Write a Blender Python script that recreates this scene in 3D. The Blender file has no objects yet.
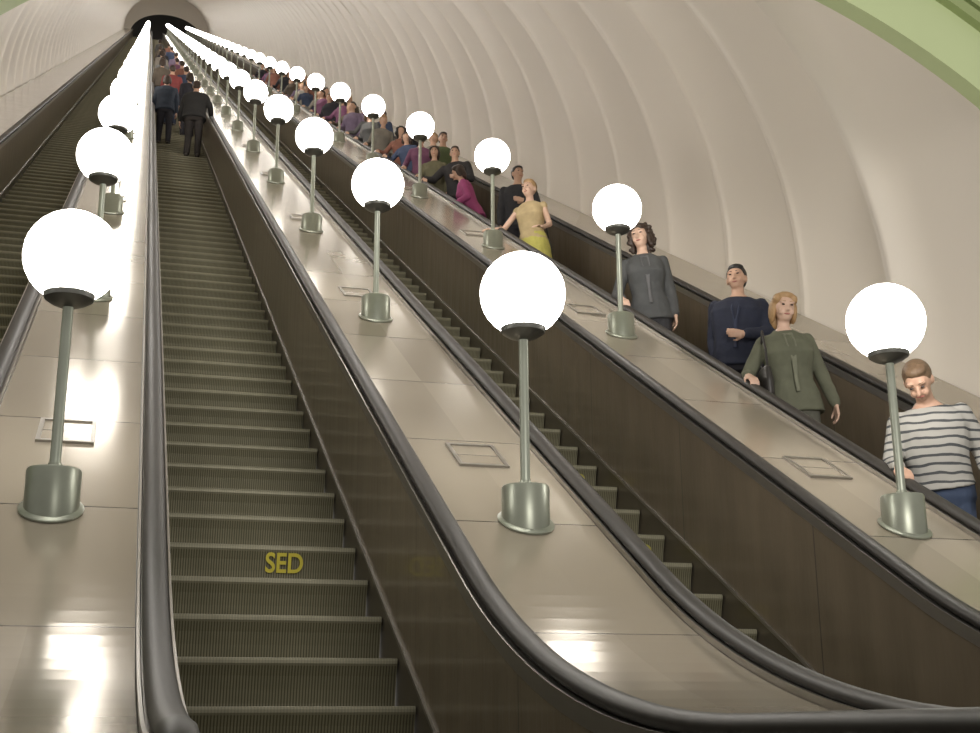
import bpy, bmesh, numpy as np, math, random
from mathutils import Vector, Matrix, Quaternion
random.seed(4)
C30,S30,T30=math.cos(math.pi/6),math.sin(math.pi/6),math.tan(math.pi/6)
# camera calibration (solved beforehand from lamp geometry)
FPX,YAW,PIT,ROL=1292.3,.2845,.2729,-.0073
CAM=(-1.7562,-5.4536,-.8765)
PITCH=2.0053;SP=4.1303;LH=1.0741;PH={'L':-.0559,'M':0.,'R':.1187}
# ---------------- profile ----------------
YC=-1.6; RAD=4.5; TL=RAD*math.tan(math.pi/12); ZF=YC*T30
YA,YB=YC-TL,YC+TL*C30
def zp(y):
    if y>=YB: return y*T30
    if y<=YA: return ZF
    return ZF+RAD-math.sqrt(RAD*RAD-(y-YA)**2)
TEND=146.; YEND=TEND*C30
YS0=-4.3
YNEAR=-2.95   # the balustrade beside the standing passenger area ends here
STEPZ=-.97
col=bpy.context.scene.collection
def link(o): col.objects.link(o); return o
def tag(o,label=None,cat=None,group=None,kind=None):
    if label:o["label"]=label
    if cat:o["category"]=cat
    if group:o["group"]=group
    if kind:o["kind"]=kind
    return o
def mk(name,verts,faces,mat=None,smooth=False,parent=None):
    me=bpy.data.meshes.new(name);me.from_pydata(verts,[],faces);me.update()
    if mat: me.materials.append(mat)
    if smooth: me.polygons.foreach_set('use_smooth',[True]*len(me.polygons))
    o=link(bpy.data.objects.new(name,me))
    if parent:o.parent=parent
    return o
def empty(name,loc):
    o=link(bpy.data.objects.new(name,None));o.location=loc;o.empty_display_size=.1;return o
# ---------------- materials ----------------
class NT:
    def __init__(s,name):
        s.m=bpy.data.materials.new(name);s.m.use_nodes=True;s.t=s.m.node_tree;s.b=s.t.nodes['Principled BSDF']
    def n(s,ty,**k):
        nd=s.t.nodes.new(ty)
        for a,v in k.items():
            if a in nd.inputs: nd.inputs[a].default_value=v
            else: setattr(nd,a,v)
        return nd
    def l(s,a,b): s.t.links.new(a,b)
    def math(s,op,a,b=None):
        nd=s.t.nodes.new('ShaderNodeMath');nd.operation=op
        for i,v in enumerate((a,b)):
            if v is None: continue
            if isinstance(v,(int,float)): nd.inputs[i].default_value=v
            else: s.l(v,nd.inputs[i])
        return nd.outputs[0]
    def mix(s,f,a,b):
        nd=s.t.nodes.new('ShaderNodeMix');nd.data_type='RGBA'
        if isinstance(f,(int,float)): nd.inputs[0].default_value=f
        else: s.l(f,nd.inputs[0])
        for i,v in ((6,a),(7,b)):
            if isinstance(v,tuple): nd.inputs[i].default_value=(*v,1) if len(v)==3 else v
            else: s.l(v,nd.inputs[i])
        return nd.outputs[2]
    def obj(s):
        tc=s.n('ShaderNodeTexCoord');sp=s.n('ShaderNodeSeparateXYZ');s.l(tc.outputs['Object'],sp.inputs[0]);return tc.outputs['Object'],sp.outputs
def simple(name,colr,rough=.5,metal=0.,noise=.12,scale=6.,bump=0.,coat=0.):
    k=NT(name);o,xyz=k.obj();nz=k.n('ShaderNodeTexNoise',Scale=scale,Detail=5.);k.l(o,nz.inputs['Vector'])
    a=tuple(max(0,v*(1-noise)) for v in colr);b=tuple(min(1,v*(1+noise)) for v in colr)
    k.l(k.mix(nz.outputs[0],a,b),k.b.inputs['Base Color'])
    k.b.inputs['Roughness'].default_value=rough;k.b.inputs['Metallic'].default_value=metal;k.b.inputs['Coat Weight'].default_value=coat
    if bump:
        bp=k.n('ShaderNodeBump',Strength=bump,Distance=.01);k.l(nz.outputs[0],bp.inputs['Height']);k.l(bp.outputs[0],k.b.inputs['Normal'])
    return k.m
def stripes(name,base,dark,period,duty,rough=.85):
    k=NT(name);o,xyz=k.obj()
    nz=k.n('ShaderNodeTexNoise',Scale=5.,Detail=2.);k.l(o,nz.inputs['Vector'])
    zz=k.math('ADD',xyz[2],k.math('MULTIPLY',nz.outputs[0],.05))
    fr=k.math('FRACT',k.math('DIVIDE',zz,period));g=k.math('LESS_THAN',fr,duty)
    k.l(k.mix(g,base,dark),k.b.inputs['Base Color']);k.b.inputs['Roughness'].default_value=rough
    return k.m
def deck_mat():
    k=NT('lacquered_metal_deck');o,xyz=k.obj()
    yy=k.math('DIVIDE',xyz[1],1.02);fr=k.math('FRACT',yy);seam=k.math('LESS_THAN',fr,.008)
    fl=k.math('FLOOR',yy);wn=k.n('ShaderNodeTexWhiteNoise',noise_dimensions='2D')
    cb=k.n('ShaderNodeCombineXYZ');k.l(fl,cb.inputs[0]);k.l(k.math('FLOOR',k.math('DIVIDE',xyz[0],1.)),cb.inputs[1]);k.l(cb.outputs[0],wn.inputs['Vector'])
    base=k.mix(wn.outputs[0],(.37,.325,.25),(.48,.43,.34))
    nz=k.n('ShaderNodeTexNoise',Scale=3.,Detail=3.);k.l(o,nz.inputs['Vector'])
    base=k.mix(k.math('MULTIPLY',nz.outputs[0],.12),base,(.25,.20,.14))
    base=k.mix(seam,base,(.06,.055,.05));k.l(base,k.b.inputs['Base Color'])
    k.l(k.math('ADD',k.math('MULTIPLY',nz.outputs[0],.08),.13),k.b.inputs['Roughness'])
    k.b.inputs['Metallic'].default_value=.35
    return k.m
def panel_mat():
    k=NT('dark_brown_lacquer');o,xyz=k.obj()
    yy=k.math('DIVIDE',xyz[1],1.5);fr=k.math('FRACT',yy);seam=k.math('LESS_THAN',fr,.006)
    mp=k.n('ShaderNodeMapping');mp.inputs['Scale'].default_value=(1,3,.6);k.l(o,mp.inputs[0])
    nz=k.n('ShaderNodeTexNoise',Scale=2.2,Detail=4.);k.l(mp.outputs[0],nz.inputs['Vector'])
    base=k.mix(nz.outputs[0],(.10,.080,.055),(.20,.16,.112));base=k.mix(seam,base,(.05,.045,.04));k.l(base,k.b.inputs['Base Color'])
    k.b.inputs['Roughness'].default_value=.3;k.b.inputs['Coat Weight'].default_value=.3
    bp=k.n('ShaderNodeBump',Strength=.3,Distance=.03);k.l(nz.outputs[0],bp.inputs['Height']);k.l(bp.outputs[0],k.b.inputs['Normal'])
    return k.m
def step_mat():
    k=NT('cleated_step_metal');o,xyz=k.obj()
    fr=k.math('FRACT',k.math('DIVIDE',xyz[0],.0135));g=k.math('LESS_THAN',fr,.45)
    nose=k.math('GREATER_THAN',xyz[2],-.035)
    base=k.mix(g,(.27,.25,.165),(.09,.084,.052));base=k.mix(k.math('MULTIPLY',nose,.6),base,(.40,.38,.28))
    nz=k.n('ShaderNodeTexNoise',Scale=9.,Detail=5.);k.l(o,nz.inputs['Vector'])
    base=k.mix(k.math('MULTIPLY',nz.outputs[0],.5),base,(.09,.09,.052))
    k.l(base,k.b.inputs['Base Color']);k.b.inputs['Roughness'].default_value=.5;k.b.inputs['Metallic'].default_value=.3
    bp=k.n('ShaderNodeBump',Strength=.5,Distance=.004);k.l(g,bp.inputs['Height']);k.l(bp.outputs[0],k.b.inputs['Normal'])
    return k.m
M_DECK=deck_mat();M_PANEL=panel_mat();M_STEP=step_mat()
M_RUB=simple('black_rubber',(.03,.027,.024),.5,0,.2,20.)
M_TRIM=simple('brushed_steel_trim',(.36,.34,.31),.35,.85,.1,10.)
M_SKIRT=simple('dark_skirt_metal',(.16,.14,.11),.35,.6,.2,8.)
M_BASE=simple('grey_green_lamp_metal',(.31,.33,.27),.35,.5,.15,12.)
M_POLE=simple('grey_lamp_pole_metal',(.42,.45,.38),.35,.5,.1,12.)
M_COLLAR=simple('dark_collar_metal',(.12,.12,.11),.35,.6)
M_PLAS=simple('cream_vault_plaster',(.80,.745,.67),.42,0,.03,.8)
M_GREEN=simple('olive_green_paint',(.48,.56,.31),.55,0,.05,2.)
M_GREEND=simple('dark_olive_paint',(.28,.34,.15),.55,0,.05,2.)
M_FLOOR=simple('grey_granite_floor',(.25,.24,.22),.3,0,.3,30.)
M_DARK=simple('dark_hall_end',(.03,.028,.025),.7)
M_YEL=simple('yellow_paint',(.60,.52,.06),.5)
M_YELW=simple('worn_yellow_paint',(.42,.38,.08),.6)
def glow():
    k=NT('opal_glass_globe');k.b.inputs['Base Color'].default_value=(.9,.9,.88,1);k.b.inputs['Roughness'].default_value=.2
    lw=k.n('ShaderNodeTexNoise',Scale=2.);o,_=k.obj();k.l(o,lw.inputs['Vector'])
    k.l(k.mix(lw.outputs[0],(1,.94,.87),(1,.96,.89)),k.b.inputs['Emission Color']);k.b.inputs['Emission Strength'].default_value=20.5
    return k.m
M_GLOBE=glow()
# ---------------- extrusion along escalator profile ----------------
def ysamp(y0):
    return list(np.linspace(y0,y0+.4,8))+[v for v in np.linspace(YA,YB,22) if v>y0+.42]+list(np.linspace(YB,YEND,40))[1:]
def ext(name,prof,mat,parent=None,off=(0,0,0),smooth=False,y0=None,drop=0.):
    y0=YS0 if y0 is None else y0
    ys=ysamp(y0);V=[];F=[];n=len(prof)
    for y in ys:
        z=zp(y)
        e=y0+drop-y
        if drop and e>0: z-=drop-math.sqrt(max(0,drop*drop-e*e))
        for (x,dz) in prof: V.append((x-off[0],y-off[1],z+dz-off[2]))
    for i in range(len(ys)-1):
        for j in range(n):
            a=i*n+j;b=i*n+(j+1)%n;F.append((a,a+n,b+n,b))
    F.append(tuple(range(n)));F.append(tuple(reversed(range(len(V)-n,len(V)))))
    o=mk(name,V,F,mat,smooth,parent)
    bm=bmesh.new();bm.from_mesh(o.data);bmesh.ops.recalc_face_normals(bm,faces=bm.faces);bm.to_mesh(o.data);bm.free()
    return o
def rail_prof(xc):
    return [(xc+.045*math.cos(a),.045+.03*math.sin(a)) for a in [2*math.pi*i/12 for i in range(12)]]
HW=.55
RUN=.38
def step_mesh():
    pr=[(0,-.012),(.004,-.002),(.014,0),(RUN+.02,0),(RUN+.02,-.03)]
    riser=[(.05,-.26),(.046,-.2),(.036,-.14),(.022,-.08),(.006,-.035),(0,-.025)]
    pr=pr+[(.09,-.03),(.08,-.26)]+riser
    w=HW-.012;V=[];F=[];n=len(pr)
    for x in (-w,w):
        for (y,z) in pr: V.append((x,y,z))
    for j in range(n): F.append((j,(j+1)%n,n+(j+1)%n,n+j))
    F.append(tuple(reversed(range(n))));F.append(tuple(range(n,2*n)))
    me=bpy.data.meshes.new('step');me.from_pydata(V,[],F);me.materials.append(M_STEP)
    bm=bmesh.new();bm.from_mesh(me);bmesh.ops.recalc_face_normals(bm,faces=bm.faces);bm.to_mesh(me);bm.free()
    return me
STEPME=step_mesh()
def text_mesh(txt,size,sx=1.,sy=1.,mat=None):
    cu=bpy.data.curves.new('t','FONT');cu.body=txt;cu.size=size;cu.extrude=.001;cu.offset=.003;cu.align_x='CENTER';cu.align_y='CENTER'
    o=link(bpy.data.objects.new('t',cu));dg=bpy.context.evaluated_depsgraph_get();me=bpy.data.meshes.new_from_object(o.evaluated_get(dg));bpy.data.objects.remove(o)
    for v in me.vertices: v.co.x*=sx;v.co.y*=sy
    me.materials.clear();me.materials.append(mat or M_YEL);return me
PHA={-1.5:.3,-.5:.67,.5:.5,1.5:.2}
def escalator(k,label,marks=()):
    xc=k*PITCH
    E=empty('escalator',(xc,YS0,ZF+STEPZ));tag(E,label,'escalator','parallel inclined escalators')
    off=E.location
    for s in (-1,1):
        xi=xc+s*HW
        y0=YNEAR if (k,s) in ((-.5,-1),(-1.5,1)) else YS0
        ext('side_panel',[(xi,-.04),(xi+s*.02,-.04),(xi+s*.02,-.78),(xi,-.78)],M_PANEL,E,off,y0=y0)
        ext('skirt_trim',[(xi-s*.012,-.78),(xi+s*.02,-.78),(xi+s*.02,-.80),(xi-s*.012,-.80)],M_TRIM,E,off,y0=y0)
        ext('skirt_panel',[(xi-s*.004,-.80),(xi+s*.02,-.80),(xi+s*.02,-1.25),(xi-s*.004,-1.25)],M_SKIRT,E,off,y0=y0)
        ext('handrail',rail_prof(xc+s*(HW+.055)),M_RUB,E,off,True,drop=.3,y0=y0)
        ext('handrail_guide',[(xi-s*.004,.0),(xi-s*.004,-.04),(xi+s*.115,-.04),(xi+s*.115,.028),(xi+s*.105,.028),(xi+s*.1,.012),(xi+s*.01,.012),(xi+s*.005,.02),(xi-s*.004,.02)],M_TRIM,E,off,y0=y0,drop=.12)
    y=YS0+PHA[k]*RUN
    S=[]
    while y<YEND-.5:
        S.append(y);y+=RUN
    for i,yy in enumerate(S[:100]):
        o=bpy.data.objects.new('step',STEPME);link(o);o.parent=E
        z=zp(yy+RUN/2)+STEPZ
        o.location=Vector((xc,yy,z))-off
        for my,mm,mx in marks:
            if abs(yy-my)<RUN/2:
                t=bpy.data.objects.new('painted_mark',mm);link(t);t.parent=o
                t.location=(mx,.014,-.1);t.rotation_euler=(math.radians(103),0,0)
    V=[];F=[];bv=[v.co.copy() for v in STEPME.vertices];bf=[tuple(p_.vertices) for p_ in STEPME.polygons]
    for yy in S[100:]:
        q=len(V);z=zp(yy+RUN/2)+STEPZ
        for v in bv: V.append((v.x,v.y+yy-off[1],v.z+z-off[2]))
        for f in bf: F.append(tuple(a+q for a in f))
    tag(mk('step_run',V,F,M_STEP,parent=E),kind='stuff')
    return E
TM=text_mesh('SED',.15,.82,1.)
TM2=text_mesh('SED',.12,.9,.8,M_YELW)
escalator(-1.5,"dim brown inclined escalator beside the vault wall")
escalator(-.5,"long steep escalator with dark cleated steps and brown panels",[(1.655,TM,.15)])
escalator(.5,"empty steep escalator with glossy brown side panels",[(1.1,TM2,.36),(2.1,TM2,.36),(3.1,TM2,.36)])
escalator(1.5,"escalator crowded with descending passengers beside the vault wall")
hd=PITCH/2-HW-.118
for x0,nm in ((-PITCH,'L'),(0,'M'),(PITCH,'R')):
    o=ext('balustrade_deck',[(x0-hd,0),(x0-hd,-.05),(x0+hd,-.05),(x0+hd,0)],M_DECK,y0=YNEAR if nm=='L' else YS0);tag(o,"glossy beige metal deck between two escalators carrying globe lamps",'balustrade deck','balustrade decks')
RV=4.5;HC=.3
WX=math.sqrt(RV*RV-HC*HC)
for s in (-1,1):
    a=s*(1.5*PITCH+HW+.118);b=s*(WX-.03)
    o=ext('balustrade_deck',[(a,0),(a,-.05),(b,-.05),(b,0)],M_DECK);tag(o,"narrow beige metal ledge between handrail and vault wall",'balustrade deck','balustrade decks')
# ---------------- lamps ----------------
def lathe(prof,seg=24):
    V=[];F=[]
    for (r_,z) in prof:
        for i in range(seg):
            a=2*math.pi*i/seg;V.append((r_*math.cos(a),r_*math.sin(a),z))
    n=len(prof)
    for j in range(n-1):
        for i in range(seg):
            i2=(i+1)%seg;F.append((j*seg+i,j*seg+i2,(j+1)*seg+i2,(j+1)*seg+i))
    F.append(tuple(reversed(range(seg))));F.append(tuple(range((n-1)*seg,n*seg)))
    return V,F
def mesh(name,V,F,mat,smooth=True):
    me=bpy.data.meshes.new(name);me.from_pydata(V,[],F);me.materials.append(mat)
    if smooth:
        me.polygons.foreach_set('use_smooth',[True]*len(me.polygons))
        try: me.set_sharp_from_angle(angle=math.radians(40))
        except Exception: pass
    return me
V,F=lathe([(.125,0),(.128,.008),(.122,.014),(.108,.018),(.108,.155),(.102,.165),(.03,.169),(.026,.19)])
V=[(x,y,z+y*T30*(1 if z<.1 else 0)) for x,y,z in V]
me_base=mesh('lamp_base',V,F,M_BASE)
V,F=lathe([(.022,.16),(.022,LH-.2),(.028,LH-.19)],16);me_pole=mesh('pole',V,F,M_POLE)
V,F=lathe([(.03,LH-.225),(.07,LH-.21),(.10,LH-.19),(.106,LH-.168),(.098,LH-.165)],24);me_col=mesh('collar',V,F,M_COLLAR)
def globe(seg,rings):
    V,F=lathe([(max(1e-3,.2*math.sin(math.pi*i/rings)),LH-.2*math.cos(math.pi*i/rings)) for i in range(rings+1)],seg);return mesh('globe',V,F,M_GLOBE)
gh,gm,gl=globe(28,16),globe(18,10),globe(8,5)
for row,x0 in (('L',-PITCH),('M',0),('R',PITCH)):
    n=0
    while True:
        t=SP*n+PH[row]
        if t>TEND-3: break
        E=empty('globe_lamp',(x0,t*C30,t*S30+.003))
        tag(E,"lit white globe lamp on grey-green post and drum base",'lamp','globe lamps along the balustrade decks')
        for nm,m in (('lamp_base',me_base),('pole',me_pole),('collar',me_col),('globe',gh if n<3 else (gm if n<8 else gl))):
            o=link(bpy.data.objects.new(nm,m));o.parent=E
        n+=1
def hatch():
    V=[];F=[];w,h=.13,.17
    ring=[(w,h,.0),(w,h,.012),(w-.02,h-.02,.012),(w-.02,h-.02,.004)]
    for (a,b,z) in ring: V+=[(-a,-b,z),(a,-b,z),(a,b,z),(-a,b,z)]
    for k in range(3):
        for i in range(4): F.append((k*4+i,k*4+(i+1)%4,(k+1)*4+(i+1)%4,(k+1)*4+i))
    F.append((12,13,14,15));F.append((3,2,1,0))
    me=bpy.data.meshes.new('hatch_plate');me.from_pydata(V,[],F);me.materials.append(M_TRIM);me.materials.append(M_DECK)
    me.polygons[-2].material_index=1;return me
hm=hatch()
for row,x0,n0,dx in (('L',-PITCH,.25,.0),('M',0,.225,-.0),('R',PITCH,.22,.0)):
    for n in range(12):
        t=SP*(n+n0)+PH[row]
        o=link(bpy.data.objects.new('hatch_plate',hm));o.location=(x0+dx,t*C30,t*S30+.001);o.rotation_euler=(math.pi/6,0,0)
        tag(o,"small square steel hatch frame set in the deck",'hatch','deck hatch plates')
# ---------------- vault: vertical rib rings following the incline ----------------
YP=1.6
def vault():
    L=1.5;us=[0,.015,.03,.045,.06,.1,.25,.4,.55,.7,.85,.95];dr=[-.006,-.022,-.006,-.022,-.006,.005,.025,.036,.04,.036,.025,.01]
    rows=[(YP,RV),(2.2,RV+.005),(2.9,RV+.005)];y=3.55
    k=0
    while y<YEND+1:
        g=2.4 if k==0 else .9
        for u,d in zip(us,dr): rows.append((y+u*L,RV+(d*g if d<0 else d)))
        y+=L;k+=1
    a0=-math.asin(HC/RV)-.06;NA=64;V=[];F=[]
    for (y,r_) in rows:
        zc=y*T30+HC
        for i in range(NA+1):
            a=a0+(math.pi-2*a0)*i/NA;V.append((r_*math.cos(a),y,zc+r_*math.sin(a)))
    for j in range(len(rows)-1):
        for i in range(NA):
            a=j*(NA+1)+i;F.append((a,a+1,a+NA+2,a+NA+1))
    o=mk('ceiling',V,F,M_PLAS,True);tag(o,"ribbed cream plaster tunnel vault",kind='structure')
vault()
PX,PZ,PR=.865,-.93,5.26
VC=(0,YP*T30+HC)
def arch(name,r0,r1,y0,y1,mat):
    V=[];F=[];NA=96
    for i in range(NA+1):
        a=math.radians(-5+190*i/NA)
        for (r_,y) in ((r0,y0),(r1,y0),(r1,y1),(r0,y1)):
            x=PX+r_*math.cos(a);z=PZ+r_*math.sin(a)
            if r_<PR+.01:
                d=math.hypot(x-VC[0],z-VC[1])
                if d>RV and z>VC[1]-.5: x=VC[0]+(x-VC[0])*RV/d;z=VC[1]+(z-VC[1])*RV/d
                x=min(x,RV)
            V.append((x,y,z))
    for i in range(NA):
        for j in range(4): F.append((i*4+j,i*4+(j+1)%4,i*4+4+(j+1)%4,i*4+4+j))
    return tag(mk(name,V,F,mat,False),kind='structure')
arch('wall_front',PR,PR+5,YP-.15,YP-.01,M_GREEN)
arch('trim_1',PR+.42,PR+.5,YP-.22,YP-.15,M_GREEND)
arch('trim_2',PR+.56,PR+.6,YP-.2,YP-.15,M_GREEND)
V=[];F=[];NA=32
ye=YEND+.1
for i in range(NA+1):
    a=math.pi*i/NA
    V.append((4.0*math.cos(a),ye,ye*T30-1.3+3.6*math.sin(a)**.8));V.append((6.5*math.cos(a),ye,ye*T30-1.3+8.5*math.sin(a)))
for i in range(NA): F.append((2*i,2*i+1,2*i+3,2*i+2))
tag(mk('wall_back',V,F,M_PLAS),kind='structure')
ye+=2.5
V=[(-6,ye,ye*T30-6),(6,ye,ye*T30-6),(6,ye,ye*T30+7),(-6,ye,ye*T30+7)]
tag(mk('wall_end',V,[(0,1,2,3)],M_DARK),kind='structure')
zf=ZF+STEPZ-.03
tag(mk('floor',[(-9,-14,zf),(9,-14,zf),(9,-2.6,zf),(-9,-2.6,zf)],[(0,1,2,3)],M_FLOOR),kind='structure')
# ---------------- people ----------------
CLOUD=bpy.data.textures.new('folds','CLOUDS');CLOUD.noise_scale=.13
def sph(bm,c,r,M=None,sub=2,rot=None):
    r=(r,r,r) if isinstance(r,(int,float)) else r
    m=Matrix.Translation(Vector(c))
    if rot is not None: m=m@rot.to_4x4()
    m=m@Matrix.Diagonal((*r,1))
    if M is not None: m=M@m
    bmesh.ops.create_icosphere(bm,subdivisions=sub,radius=1,matrix=m)
def caps(bm,p0,r0,p1,r1,seg=12):
    p0=Vector(p0);p1=Vector(p1);d=p1-p0
    if d.length<1e-6: return
    q=d.to_track_quat('Z','Y').to_matrix()
    rings=[]
    L=d.length
    prof=[(-r0,.01*r0)]+[(-r0*math.cos(a),r0*math.sin(a)) for a in (.5,1.0)]+[(0,r0),(L*.5,(r0+r1)/2),(L,r1)]+[(L+r1*math.sin(a),r1*math.cos(a)) for a in (.5,1.0)]+[(L+r1,.01*r1)]
    for z,r_ in prof:
        rings.append([bm.verts.new(p0+q@Vector((r_*math.cos(2*math.pi*i/seg),r_*math.sin(2*math.pi*i/seg),z))) for i in range(seg)])
    for a,b in zip(rings,rings[1:]):
        for i in range(seg): bm.faces.new((a[i],a[(i+1)%seg],b[(i+1)%seg],b[i]))
    bm.faces.new(list(reversed(rings[0])));bm.faces.new(rings[-1])
def loft(bm,rs,M=None,seg=20,inf=0.):
    M=M or Matrix.Identity(4);rings=[]
    for (z,rx,ry,yc) in rs:
        rings.append([bm.verts.new(M@Vector(((rx+inf)*math.copysign(abs(math.cos(a))**.85,math.cos(a)),yc+(ry+inf)*math.copysign(abs(math.sin(a))**.85,math.sin(a)),z))) for a in [2*math.pi*i/seg for i in range(seg)]])
    for a,b in zip(rings,rings[1:]):
        for i in range(seg): bm.faces.new((a[i],a[(i+1)%seg],b[(i+1)%seg],b[i]))
    bm.faces.new(list(reversed(rings[0])));bm.faces.new(rings[-1])
def remesh(bm,vox,smooth=3,disp=0.):
    me=bpy.data.meshes.new('tmp');bmesh.ops.recalc_face_normals(bm,faces=bm.faces);bm.to_mesh(me);bm.free()
    o=link(bpy.data.objects.new('tmp',me))
    m=o.modifiers.new('r','REMESH');m.mode='VOXEL';m.voxel_size=vox;m.use_smooth_shade=True
    if smooth:
        m=o.modifiers.new('s','SMOOTH');m.iterations=smooth;m.factor=.5
    if disp:
        m=o.modifiers.new('d','DISPLACE');m.texture=CLOUD;m.strength=disp;m.mid_level=.35
    dg=bpy.context.evaluated_depsgraph_get();r=bpy.data.meshes.new_from_object(o.evaluated_get(dg))
    bpy.data.objects.remove(o);r.polygons.foreach_set('use_smooth',[True]*len(r.polygons));return r
def ik(sh,wr,l1,l2,hint):
    d=wr-sh;L=d.length
    if L>(l1+l2)*.985: wr=sh+d*((l1+l2)*.985/L);d=wr-sh;L=d.length
    a=(l1*l1-l2*l2+L*L)/(2*L);h=math.sqrt(max(0,l1*l1-a*a));u=d/L
    n=hint-u*hint.dot(u)
    n.normalize();return sh+u*a+n*h,wr
def hand(bm,w,d,n,ts,fr=.009,curl=.6):
    d=d.normalized();n=(n-d*n.dot(d)).normalized();s=d.cross(n)
    for off in (-.027,-.009,.009,.027): caps(bm,w+s*off*.6,.014,w+d*.082+s*off,.0125,8)
    for off,l,cc in ((-.030,.055,1.15),(-.010,.07,1.),(.010,.075,.95),(.030,.067,.9)):
        off2=off*ts*-1
        b=w+d*.082+s*off2;a1=curl*.6*cc;a2=curl*1.5*cc
        d1=d*math.cos(a1)+n*math.sin(a1);d2=d*math.cos(a2)+n*math.sin(a2)
        caps(bm,b,fr,b+d1*l*.55,fr*.95,8);caps(bm,b+d1*l*.55,fr*.95,b+d1*l*.55+d2*l*.5,fr*.8,8)
    b=w+d*.02-s*(.028*-ts)*1.;td=(d*.75+s*ts*.55+n*.35).normalized()
    caps(bm,b,fr*1.25,b+td*.045,fr*1.1,8);td2=(d*.9+s*ts*.15+n*.4).normalized();caps(bm,b+td*.045,fr*1.1,b+td*.045+td2*.03,fr*.9,8)
CLOTH={}
def cloth(colr,rough=.85):
    k=tuple(round(v,3) for v in colr)
    if k not in CLOTH: CLOTH[k]=simple('woven_cloth',colr,rough,0,.3,9.,.6)
    return CLOTH[k]
SKIN=simple('skin',(.56,.35,.25),.5,0,.08,14.);SKIN2=simple('pale_skin',(.62,.42,.32),.5,0,.08,14.)
LIP=simple('lip_skin',(.42,.16,.13),.5);EYE=simple('dark_eye',(.03,.02,.018),.2)
H_DARK=simple('dark_brown_hair',(.04,.024,.017),.5,0,.4,40.,.6);H_BLON=simple('reddish_blond_hair',(.40,.25,.12),.5,0,.3,40.,.6);H_LITE=simple('light_brown_hair',(.15,.095,.055),.5,0,.3,40.,.6);H_BLK=simple('black_hair',(.012,.010,.010),.4,0,.4,40.,.6)
M_SHOE=simple('black_leather_shoe',(.03,.025,.02),.35)
def stepfor(xc,y):
    y0=YS0+PHA[xc]*RUN;k=math.floor((y-y0)/RUN);ys=y0+k*RUN
    f=min(max(y,ys+.15),ys+RUN-.12);return f,zp(ys+RUN/2)+STEPZ
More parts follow.
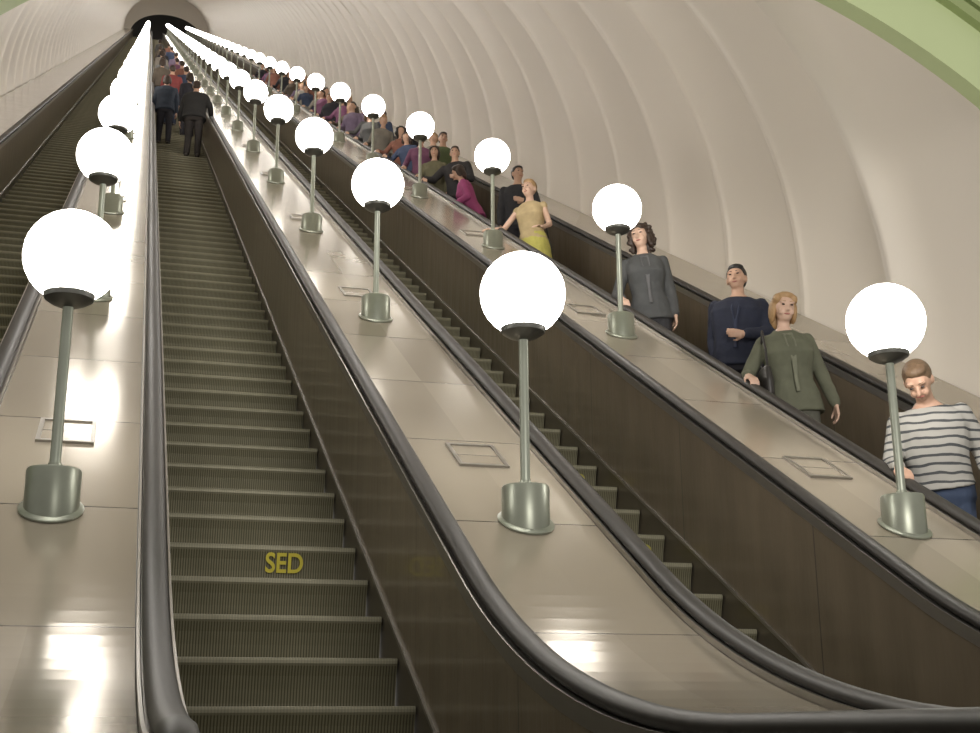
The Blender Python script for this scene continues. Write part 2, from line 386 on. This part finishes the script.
def person(x,esc,y,H=1.7,fem=False,yaw=0,lean=0,roll=0,hy=0,hp=0,hr=0,top=(.3,.3,.3),bottom=(.05,.06,.1),arms=(('rail',-.1),('down',0)),hair='short',hm_=None,skin=None,lod=0,label='',skirt=False,sleeve='long',topmat=None,build=1.,collar=None,fold=.014,lapel=True,big=1.,hemz=.84):
    y,z0=stepfor(esc,y)
    s=H/1.75;vox=(.0085,.0125,.018)[lod]
    W=Matrix.Translation((0,0,.93))@Matrix.Rotation(math.radians(roll),4,'Y')@Matrix.Rotation(math.radians(lean),4,'X')@Matrix.Translation((0,0,-.93))
    HM=W@Matrix.Translation((0,0,1.5))@Matrix.Rotation(math.radians(hr-roll*.6),4,'Y')@Matrix.Rotation(math.radians(hy),4,'Z')@Matrix.Rotation(math.radians(hp),4,'X')@Matrix.Diagonal((big,big,big,1))@Matrix.Translation((0,0,-1.5))
    k=build;sw=.165 if fem else .19
    if fem: TR=[(.80,.13,.09,0),(.90,.172*k,.115*k,.008),(.98,.162*k,.11*k,.006),(1.08,.128*k,.092*k,0),(1.18,.135*k,.098*k,-.005),(1.28,.152*k,.125*k,-.022),(1.37,.158*k,.10*k,0),(1.43,.135,.075,.008),(1.465,.075,.06,.01),(1.50,.05,.05,.008)]
    else: TR=[(.80,.13,.09,0),(.90,.165*k,.11*k,.005),(1.0,.158*k,.112*k,0),(1.1,.155*k,.112*k,-.004),(1.22,.172*k,.12*k,-.004),(1.33,.19*k,.12*k,0),(1.41,.172*k,.095*k,.005),(1.46,.10,.068,.01),(1.50,.06,.058,.01)]
    ar=(.043,.036,.026) if fem else (.052,.043,.030)
    SH=[W@Vector((sgn*sw,.005,1.395)) for sgn in (-1,1)]
    rz=Matrix.Rotation(-math.radians(yaw),3,'Z')
    AR=[]
    for i,sgn in enumerate((-1,1)):
        kind,prm=arms[i]
        if kind=='rail':
            side,dy=prm if isinstance(prm,tuple) else (-1,prm)
            xs=esc*PITCH+side*(HW+.055)
            ty=y+dy;tw=Vector((xs-x,dy,zp(ty)+.075-z0))/s
            rd=Vector((0,-C30,-S30))
            tgt=tw-rd*.06+Vector((0,0,.030))
            tgt=rz@tgt;hd_=rz@rd;hn=rz@Vector((0,.3,-1));hint=Vector((sgn*.35,.7,-.8));curl=.75
        elif kind=='down':
            tgt=SH[i]+Vector((sgn*(.05+prm),-.05,-.52));hd_=Vector((sgn*.05,-.12,-1));hn=Vector((-sgn,0,0));hint=Vector((sgn*.3,1,0));curl=.55
        elif kind=='fwd':
            tgt=W@Vector((sgn*.09,-.24,1.10+prm));hd_=Vector((-sgn*.9,-.35,.1));hn=Vector((0,.9,.2));hint=Vector((sgn*.8,.4,-.8));curl=.6
        else:
            tgt=Vector(prm[:3]);hd_=Vector(prm[3:6]) if len(prm)>3 else Vector((sgn*.3,-1,-.2));hn=Vector((0,.3,-1));hint=Vector((sgn*.4,.5,-.8));curl=.5
        el,wr=ik(SH[i],tgt,.285,.255,hint)
        AR.append((SH[i],el,wr,hd_,hn,curl))
    bm=bmesh.new()
    loft(bm,[TR[0]]+[(t[0],t[1]-.012,t[2]-.012,t[3]) if t[0]<1.42 else t for t in TR[1:]],W)
    caps(bm,W@Vector((0,.012,1.46)),.050 if fem else .058,HM@Vector((0,.005,1.57)),.045 if fem else .053)
    sph(bm,(0,.008,1.655),(.073,.09,.092),HM,3);sph(bm,(0,-.018,1.60),(.055,.064,.066),HM,3);sph(bm,(0,-.045,1.563),(.03,.028,.02),HM)
    caps(bm,HM@Vector((0,-.078,1.652)),.011,HM@Vector((0,-.098,1.615)),.015,10)
    for sgn in (-1,1):
        sph(bm,(sgn*.074,.012,1.632),(.012,.02,.032),HM);sph(bm,(sgn*.03,-.066,1.605),(.024,.02,.026),HM)
        sph(bm,(sgn*.03,-.072,1.672),(.028,.014,.012),HM)
    for i,sgn in enumerate((-1,1)):
        a,e,w_,hd_,hn,curl=AR[i]
        caps(bm,a,ar[0]-.004,e,ar[1]-.002);caps(bm,e,ar[1]-.002,w_,ar[2]);hand(bm,w_,hd_,hn,sgn,.0095 if lod<2 else .012,curl)
        hp_=Vector((sgn*.088,0,.88));kn=Vector((sgn*.10,-.02-(.05 if sgn>0 else 0),.49));an=Vector((sgn*.105,.02,.085))
        caps(bm,hp_,.078,kn,.050);caps(bm,kn,.050,an,.035);caps(bm,an,.035,an+Vector((0,-.14,-.045)),.028)
    body=link(bpy.data.objects.new('person',remesh(bm,vox,2 if lod<2 else 1)))
    body.data.materials.append(skin or SKIN)
    body.location=(x,y,z0);body.scale=(s,s,s);body.rotation_euler=(0,0,math.radians(yaw))
    tag(body,label,'person','passengers riding the escalators')
    def child(nm,me,mat):
        me.materials.clear();me.materials.append(mat);o=link(bpy.data.objects.new(nm,me));o.parent=body;return o
    bm=bmesh.new();inf=.018
    T2=[t for t in TR if t[0]<1.47 and t[0]>max(.85,hemz)]
    hem=(hemz,T2[0][1]+.008,T2[0][2]+.008,T2[0][3])
    loft(bm,([hem] if sleeve=='long' else [])+T2,W,inf=inf)
    for i,sgn in enumerate((-1,1)):
        a,e,w_,_,_,_=AR[i]
        if sleeve=='long':
            caps(bm,a,ar[0]+.012,e,ar[1]+.016);caps(bm,e,ar[1]+.016,w_-(w_-e).normalized()*.02,ar[2]+.014)
            sph(bm,W@Vector((sgn*sw*.7,.006,1.405)),(.07,.06,.05))
        elif sleeve=='short': caps(bm,a,ar[0]+.014,a.lerp(e,.6),ar[1]+.02)
        else: caps(bm,a,ar[0]+.008,a.lerp(e,.05),ar[0]+.006)
    child('jacket' if (sleeve=='long' and topmat is None) else ('sweater' if topmat else 'shirt'),remesh(bm,vox,4,fold if lod<2 else 0),topmat or cloth(top))
    if collar:
        bm=bmesh.new()
        for i in range(14):
            a0_=2*math.pi*i/14;a1_=2*math.pi*(i+1)/14
            def cp(a): return W@Vector((.070*math.cos(a),.008+.066*math.sin(a)-(.02 if math.sin(a)<-.7 else 0),1.475+.018*math.sin(a)-(.03 if math.sin(a)<-.7 else 0)))
            caps(bm,cp(a0_),.015,cp(a1_),.015,8)
        if lapel:
            for sgn in (-1,1):
                P=[Vector((sgn*.03,-.088,1.43)),Vector((sgn*.03,-.135*build,1.33)),Vector((sgn*.012,-.142*build,1.22)),Vector((sgn*.006,-.128*build,1.10)),Vector((sgn*.008,-.136*build,.98))]
                for p0,p1 in zip(P,P[1:]): caps(bm,W@p0,.011,W@p1,.010,8)
        child('collar',remesh(bm,.008,2),cloth(collar))
    bm=bmesh.new()
    if skirt:
        loft(bm,[(.50,.24,.19,0),(.7,.215,.16,0),(.9,.185,.125,.005),(1.0,.16,.11,.004),(1.06,.14,.10,.002)],None,inf=.012)
        child('skirt',remesh(bm,vox,2,.02),cloth(bottom))
    else:
        loft(bm,[(.80,.15,.10,0),(.88,.170*k,.115*k,.005),(.95,.164*k,.11*k,.003),(1.0,.16*k,.112*k,0)],None,inf=.010)
        for sgn in (-1,1):
            hp_=Vector((sgn*.088,0,.86));kn=Vector((sgn*.10,-.02-(.05 if sgn>0 else 0),.49));an=Vector((sgn*.105,.02,.12))
            caps(bm,hp_,.098,kn,.070);caps(bm,kn,.070,an,.060)
        child('trousers',remesh(bm,vox,2),cloth(bottom))
    for sgn in (-1,1):
        bm=bmesh.new();sph(bm,(sgn*.11,-.045,.045),(.047,.135,.045));sph(bm,(sgn*.108,.04,.06),(.045,.055,.06))
        me=bpy.data.meshes.new('shoe')
        bmesh.ops.bisect_plane(bm,geom=bm.verts[:]+bm.edges[:]+bm.faces[:],plane_co=(0,0,0.002),plane_no=(0,0,-1),clear_outer=True)
        bm.to_mesh(me);bm.free();child('shoe',me,M_SHOE)
    bm=bmesh.new();rs=random.Random(int(x*1000+y*77))
    sph(bm,(0,.024,1.674),(.082,.090,.090),HM,3)
    sph(bm,(.006,-.008,1.724),(.066,.066,.036),HM,2)
    if hair=='short': sph(bm,(0,.045,1.63),(.074,.06,.07),HM,2)
    if hair in('bob','long','curly'):
        for sgn in (-1,1): sph(bm,(sgn*.075,.02,1.62),(.024,.055,.085),HM,2)
        sph(bm,(0,.07,1.60),(.085,.045,.11),HM,2)
    if hair=='bob':
        for sgn in (-1,1):
            sph(bm,(sgn*.058,-.022,1.70),(.030,.045,.040),HM,2)
    if hair=='curly':
        n_=0
        while n_<150:
            v=Vector((rs.gauss(0,1),rs.gauss(0,1),rs.gauss(0,1))).normalized()
            if v.y<-.3 and v.z<.5 and abs(v.x)<.75: continue
            j=rs.uniform(.9,1.2)
            p_=Vector((0,.03,1.65))+Vector((v.x*.10,v.y*.095,v.z*(.10 if v.z>0 else .20)))*j
            sph(bm,p_,rs.uniform(.013,.024),HM,1);n_+=1
    if hair=='bun': sph(bm,(0,.10,1.70),.042,HM,2)
    child('hair',remesh(bm,min(vox,.008 if hair=='curly' else .010) if lod<2 else vox,0 if hair=='curly' else 2),hm_ or H_DARK)
    if lod<2:
        for sgn in (-1,1):
            bm=bmesh.new();sph(bm,(sgn*.03,-.083,1.652),(.012,.006,.006),HM);me=bpy.data.meshes.new('eye');bm.to_mesh(me);bm.free();child('eye',me,EYE)
            bm=bmesh.new();caps(bm,HM@Vector((sgn*.016,-.086,1.675)),.003,HM@Vector((sgn*.046,-.077,1.677)),.0025,8);me=bpy.data.meshes.new('eyebrow');bm.to_mesh(me);bm.free();child('eyebrow',me,hm_ or H_DARK)
        bm=bmesh.new();sph(bm,(0,-.080,1.588),(.022,.008,.006),HM);me=bpy.data.meshes.new('mouth');bm.to_mesh(me);bm.free();child('mouth',me,LIP)
    return body,[W]+AR
XC=1.5
M_STR=stripes('striped_knit',(.42,.41,.38),(.07,.075,.08),.052,.3)
person(2.80,XC,.87,H=1.62,yaw=-34,lean=12,roll=-5,hp=34,hy=-14,hr=-6,topmat=M_STR,bottom=(.04,.06,.11),arms=(('rail',-.22),('t',(.27,-.18,.98,-.3,-.6,-.8))),hair='short',hm_=H_LITE,lod=0,label="man in white striped sweater and jeans looking down at handrail",build=1.10,fold=.012,big=1.10,hemz=.95,collar=(.33,.32,.30),lapel=False)
b1,_=person(2.80,XC,2.47,H=1.69,fem=True,yaw=-14,roll=-4,hy=4,hp=6,hr=5,top=(.12,.125,.085),bottom=(.10,.10,.08),arms=(('rail',-.15),('down',.12)),hair='bob',hm_=H_BLON,lod=0,label="blond woman in grey-green jacket holding the handrail",skin=SKIN2,build=1.12,collar=(.17,.175,.125),big=1.08)
person(2.98,XC,3.61,H=1.68,yaw=-35,roll=3,lean=-3,hy=-5,hr=-4,top=(.016,.02,.04),bottom=(.03,.03,.04),arms=(('down',-.02),('fwd',-.04)),hair='short',hm_=H_BLK,lod=0,label="man in dark navy jacket standing and looking aside",build=1.15,collar=(.03,.037,.07),big=1.08)
person(2.70,XC,4.67,H=1.76,fem=True,yaw=-18,roll=-5,hy=-22,hr=-4,top=(.07,.073,.075),bottom=(.03,.03,.035),arms=(('rail',-.12),('down',.04)),hair='curly',hm_=H_DARK,lod=0,label="woman with dark curly hair in fitted grey jacket",skin=SKIN2,collar=(.11,.11,.115),big=1.06)
b2,_=person(2.78,XC,8.19,H=1.74,fem=True,yaw=-38,roll=-4,hy=-10,top=(.46,.36,.20),bottom=(.50,.47,.12),arms=(('t',(-.42,-.30,1.06,-.4,-1,-.1)),('t',(.22,-.26,1.02,-.5,-.8,0))),hair='bun',hm_=H_BLON,lod=0,sleeve='none',skirt=True,label="woman in sleeveless tan top and yellow skirt reaching forward",skin=SKIN2,big=1.06)
person(3.05,XC,9.6,H=1.70,yaw=-20,hy=30,top=(.03,.03,.035),bottom=(.03,.03,.04),arms=(('down',0),('fwd',.05)),hair='short',hm_=H_BLK,lod=1,label="dark-haired man in black jacket behind woman in yellow skirt")
person(2.7,XC,10.55,H=1.66,fem=True,yaw=-110,lean=20,top=(.36,.07,.20),bottom=(.05,.05,.08),arms=(('t',(-.15,-.42,1.05)),('t',(.2,-.3,1.0))),hair='bob',hm_=H_DARK,lod=1,label="woman in magenta sweater leaning over the handrail")
person(2.95,XC,12.32,H=1.68,yaw=-30,roll=-5,hy=10,top=(.03,.028,.03),bottom=(.03,.03,.04),arms=(('rail',-.1),('fwd',0)),hair='short',hm_=H_DARK,lod=1,label="man in black jacket resting a hand on the handrail")
person(2.68,XC,12.75,H=1.62,fem=True,yaw=-20,top=(.16,.15,.09),bottom=(.04,.04,.04),arms=(('rail',-.1),('down',0)),hair='bob',hm_=H_DARK,lod=1,label="woman in olive coat holding the handrail")
person(3.2,XC,14.27,H=1.76,yaw=0,top=(.10,.13,.06),bottom=(.04,.04,.04),arms=(('down',0),('down',0)),hair='short',hm_=H_DARK,lod=1,label="tall man in dark green jacket")
rnd=random.Random(11)
pal=[((.22,.09,.17),"purple"),((.03,.03,.04),"black"),((.25,.11,.08),"rust red"),((.24,.22,.19),"beige"),((.05,.07,.13),"navy"),((.12,.12,.12),"grey"),((.22,.17,.26),"lilac"),((.10,.08,.06),"brown")]
YL=[13.79,16.83,16.1,17.3,19.60,19.49,20.6,23.67,22.99,24.0,27.51,26.80,28.2,32.03,30.99,31.9,36.59,35.45,37.3,
    15.0,15.4,18.4,21.8,21.9,25.1,25.4,29.6,29.3,33.4,33.3,38.8,39.2,40.5,42.6,43.0]
for i,y_ in enumerate(YL):
    cl,nm=pal[i%len(pal)];fe=i%3!=1
    person((2.7,3.15,2.85)[i%3],XC,y_,H=rnd.uniform(1.58,1.76),fem=fe,yaw=rnd.uniform(-50,30),lean=rnd.choice([0,0,-4,6]),roll=rnd.uniform(-5,5),hy=rnd.uniform(-25,25),top=cl,bottom=(.04,.04,.05),arms=((('rail',-.1) if (i%3!=1) else ('down',0)),('down',0)),hair=['short','bob','curly'][i%3] if fe else 'short',hm_=[H_DARK,H_LITE,H_BLK,H_BLON][i%4],lod=2,label="passenger in %s top standing on crowded escalator"%nm)
person(-.76,-.5,19.66,H=1.84,yaw=170,lean=10,top=(.02,.02,.02),bottom=(.035,.03,.028),arms=(('t',(-.32,-.2,1.0)),('down',.05)),hair='short',hm_=H_DARK,lod=1,label="person in long black coat seen from behind",build=1.3)
person(-1.32,-.5,21.5,H=1.74,yaw=175,lean=5,top=(.025,.035,.055),bottom=(.03,.03,.04),arms=(('down',0),('down',0)),hair='bob',hm_=H_DARK,lod=1,label="person in dark blue jacket seen from behind",build=1.15)
person(-1.12,-.5,26.0,H=1.76,yaw=180,top=(.20,.04,.04),bottom=(.03,.04,.07),arms=(('down',0),('down',0)),hair='short',hm_=H_DARK,lod=1,label="person in red top and blue trousers")
for i,(xx,yy) in enumerate([(-.75,24),(-.72,28),(-1.35,29.5),(-.75,31),(-1.3,32.5),(-.8,35.5),(-1.3,37),(-.75,40),(-1.2,43),(-.8,47),(-1.25,51),(-.8,55),(-1.2,60)]):
    cl,nm=pal[(i*3+1)%len(pal)]
    person(xx,-.5,yy,H=rnd.uniform(1.62,1.8),fem=i%2==0,yaw=180+rnd.uniform(-20,20),top=cl,bottom=(.04,.04,.05),arms=(('down',0),('down',0)),hair='bob' if i%2==0 else 'short',hm_=H_DARK,lod=2,label="distant rider in %s top on the long escalator"%nm)
# handbags hanging from the shoulder
def bag(loc,yaw,zs,lab,colr):
    bm=bmesh.new()
    loft(bm,[(-.13,.12,.035,0),(-.11,.15,.05,0),(.0,.145,.048,0),(.09,.12,.035,0),(.11,.10,.02,0)])
    me=remesh(bm,.01,2);me.materials.clear();me.materials.append(cloth(colr,.4))
    o=link(bpy.data.objects.new('handbag',me));o.location=loc;o.rotation_euler=(0,0,yaw);tag(o,lab,'bag')
    bm=bmesh.new();P=[Vector((-.10,0,.08)),Vector((-.07,0,zs*.6)),Vector((0,0,zs)),Vector((.07,0,zs*.6)),Vector((.10,0,.08))]
    for a,b in zip(P,P[1:]): caps(bm,a,.009,b,.009,8)
    me=bpy.data.meshes.new('strap');bm.to_mesh(me);bm.free();me.materials.append(cloth(colr,.4))
    st=link(bpy.data.objects.new('strap',me));st.parent=o
L1=b1.location
bag((L1.x-.225,L1.y-.02,L1.z+1.02),math.radians(75),.38,"dark leather handbag hanging from a woman's shoulder",(.03,.027,.025))
L2=b2.location
bag((L2.x+.17,L2.y+.16,L2.z+.98),math.radians(20),.40,"black handbag at the hip of woman in yellow skirt",(.025,.025,.028))
# ---------------- added portal fill and world ----------------
ld=bpy.data.lights.new('portal_fill','AREA');ld.shape='RECTANGLE';ld.size=3;ld.size_y=1;ld.energy=150;ld.color=(1,.95,.88);ld.spread=math.radians(100)  # unseen area light added behind the camera to brighten the portal wall
lo=link(bpy.data.objects.new('portal_fill',ld));lo.location=(.5,-7.5,2.6)
lo.rotation_euler=(Vector((4.3,3.0,4.2))-lo.location).to_track_quat('-Z','Y').to_euler()
w=bpy.data.worlds.new('w');bpy.context.scene.world=w;w.use_nodes=True
w.node_tree.nodes['Background'].inputs[0].default_value=(1,.95,.87,1);w.node_tree.nodes['Background'].inputs[1].default_value=.38
# ---------------- camera ----------------
F_=Vector((math.sin(YAW)*math.cos(PIT),math.cos(YAW)*math.cos(PIT),math.sin(PIT)))
R0=Vector((math.cos(YAW),-math.sin(YAW),0));U0=R0.cross(F_)
R_=R0*math.cos(ROL)+U0*math.sin(ROL);U_=-R0*math.sin(ROL)+U0*math.cos(ROL)
cd=bpy.data.cameras.new('camera');co=link(bpy.data.objects.new('camera',cd));bpy.context.scene.camera=co
cd.sensor_fit='HORIZONTAL';cd.sensor_width=36;cd.lens=FPX*36/980
co.matrix_world=Matrix(((R_[0],U_[0],-F_[0],CAM[0]),(R_[1],U_[1],-F_[1],CAM[1]),(R_[2],U_[2],-F_[2],CAM[2]),(0,0,0,1)))
cd.clip_end=500
sc=bpy.context.scene;sc.view_settings.view_transform='Standard'
sc.cycles.max_bounces=5;sc.cycles.diffuse_bounces=4;sc.cycles.glossy_bounces=3
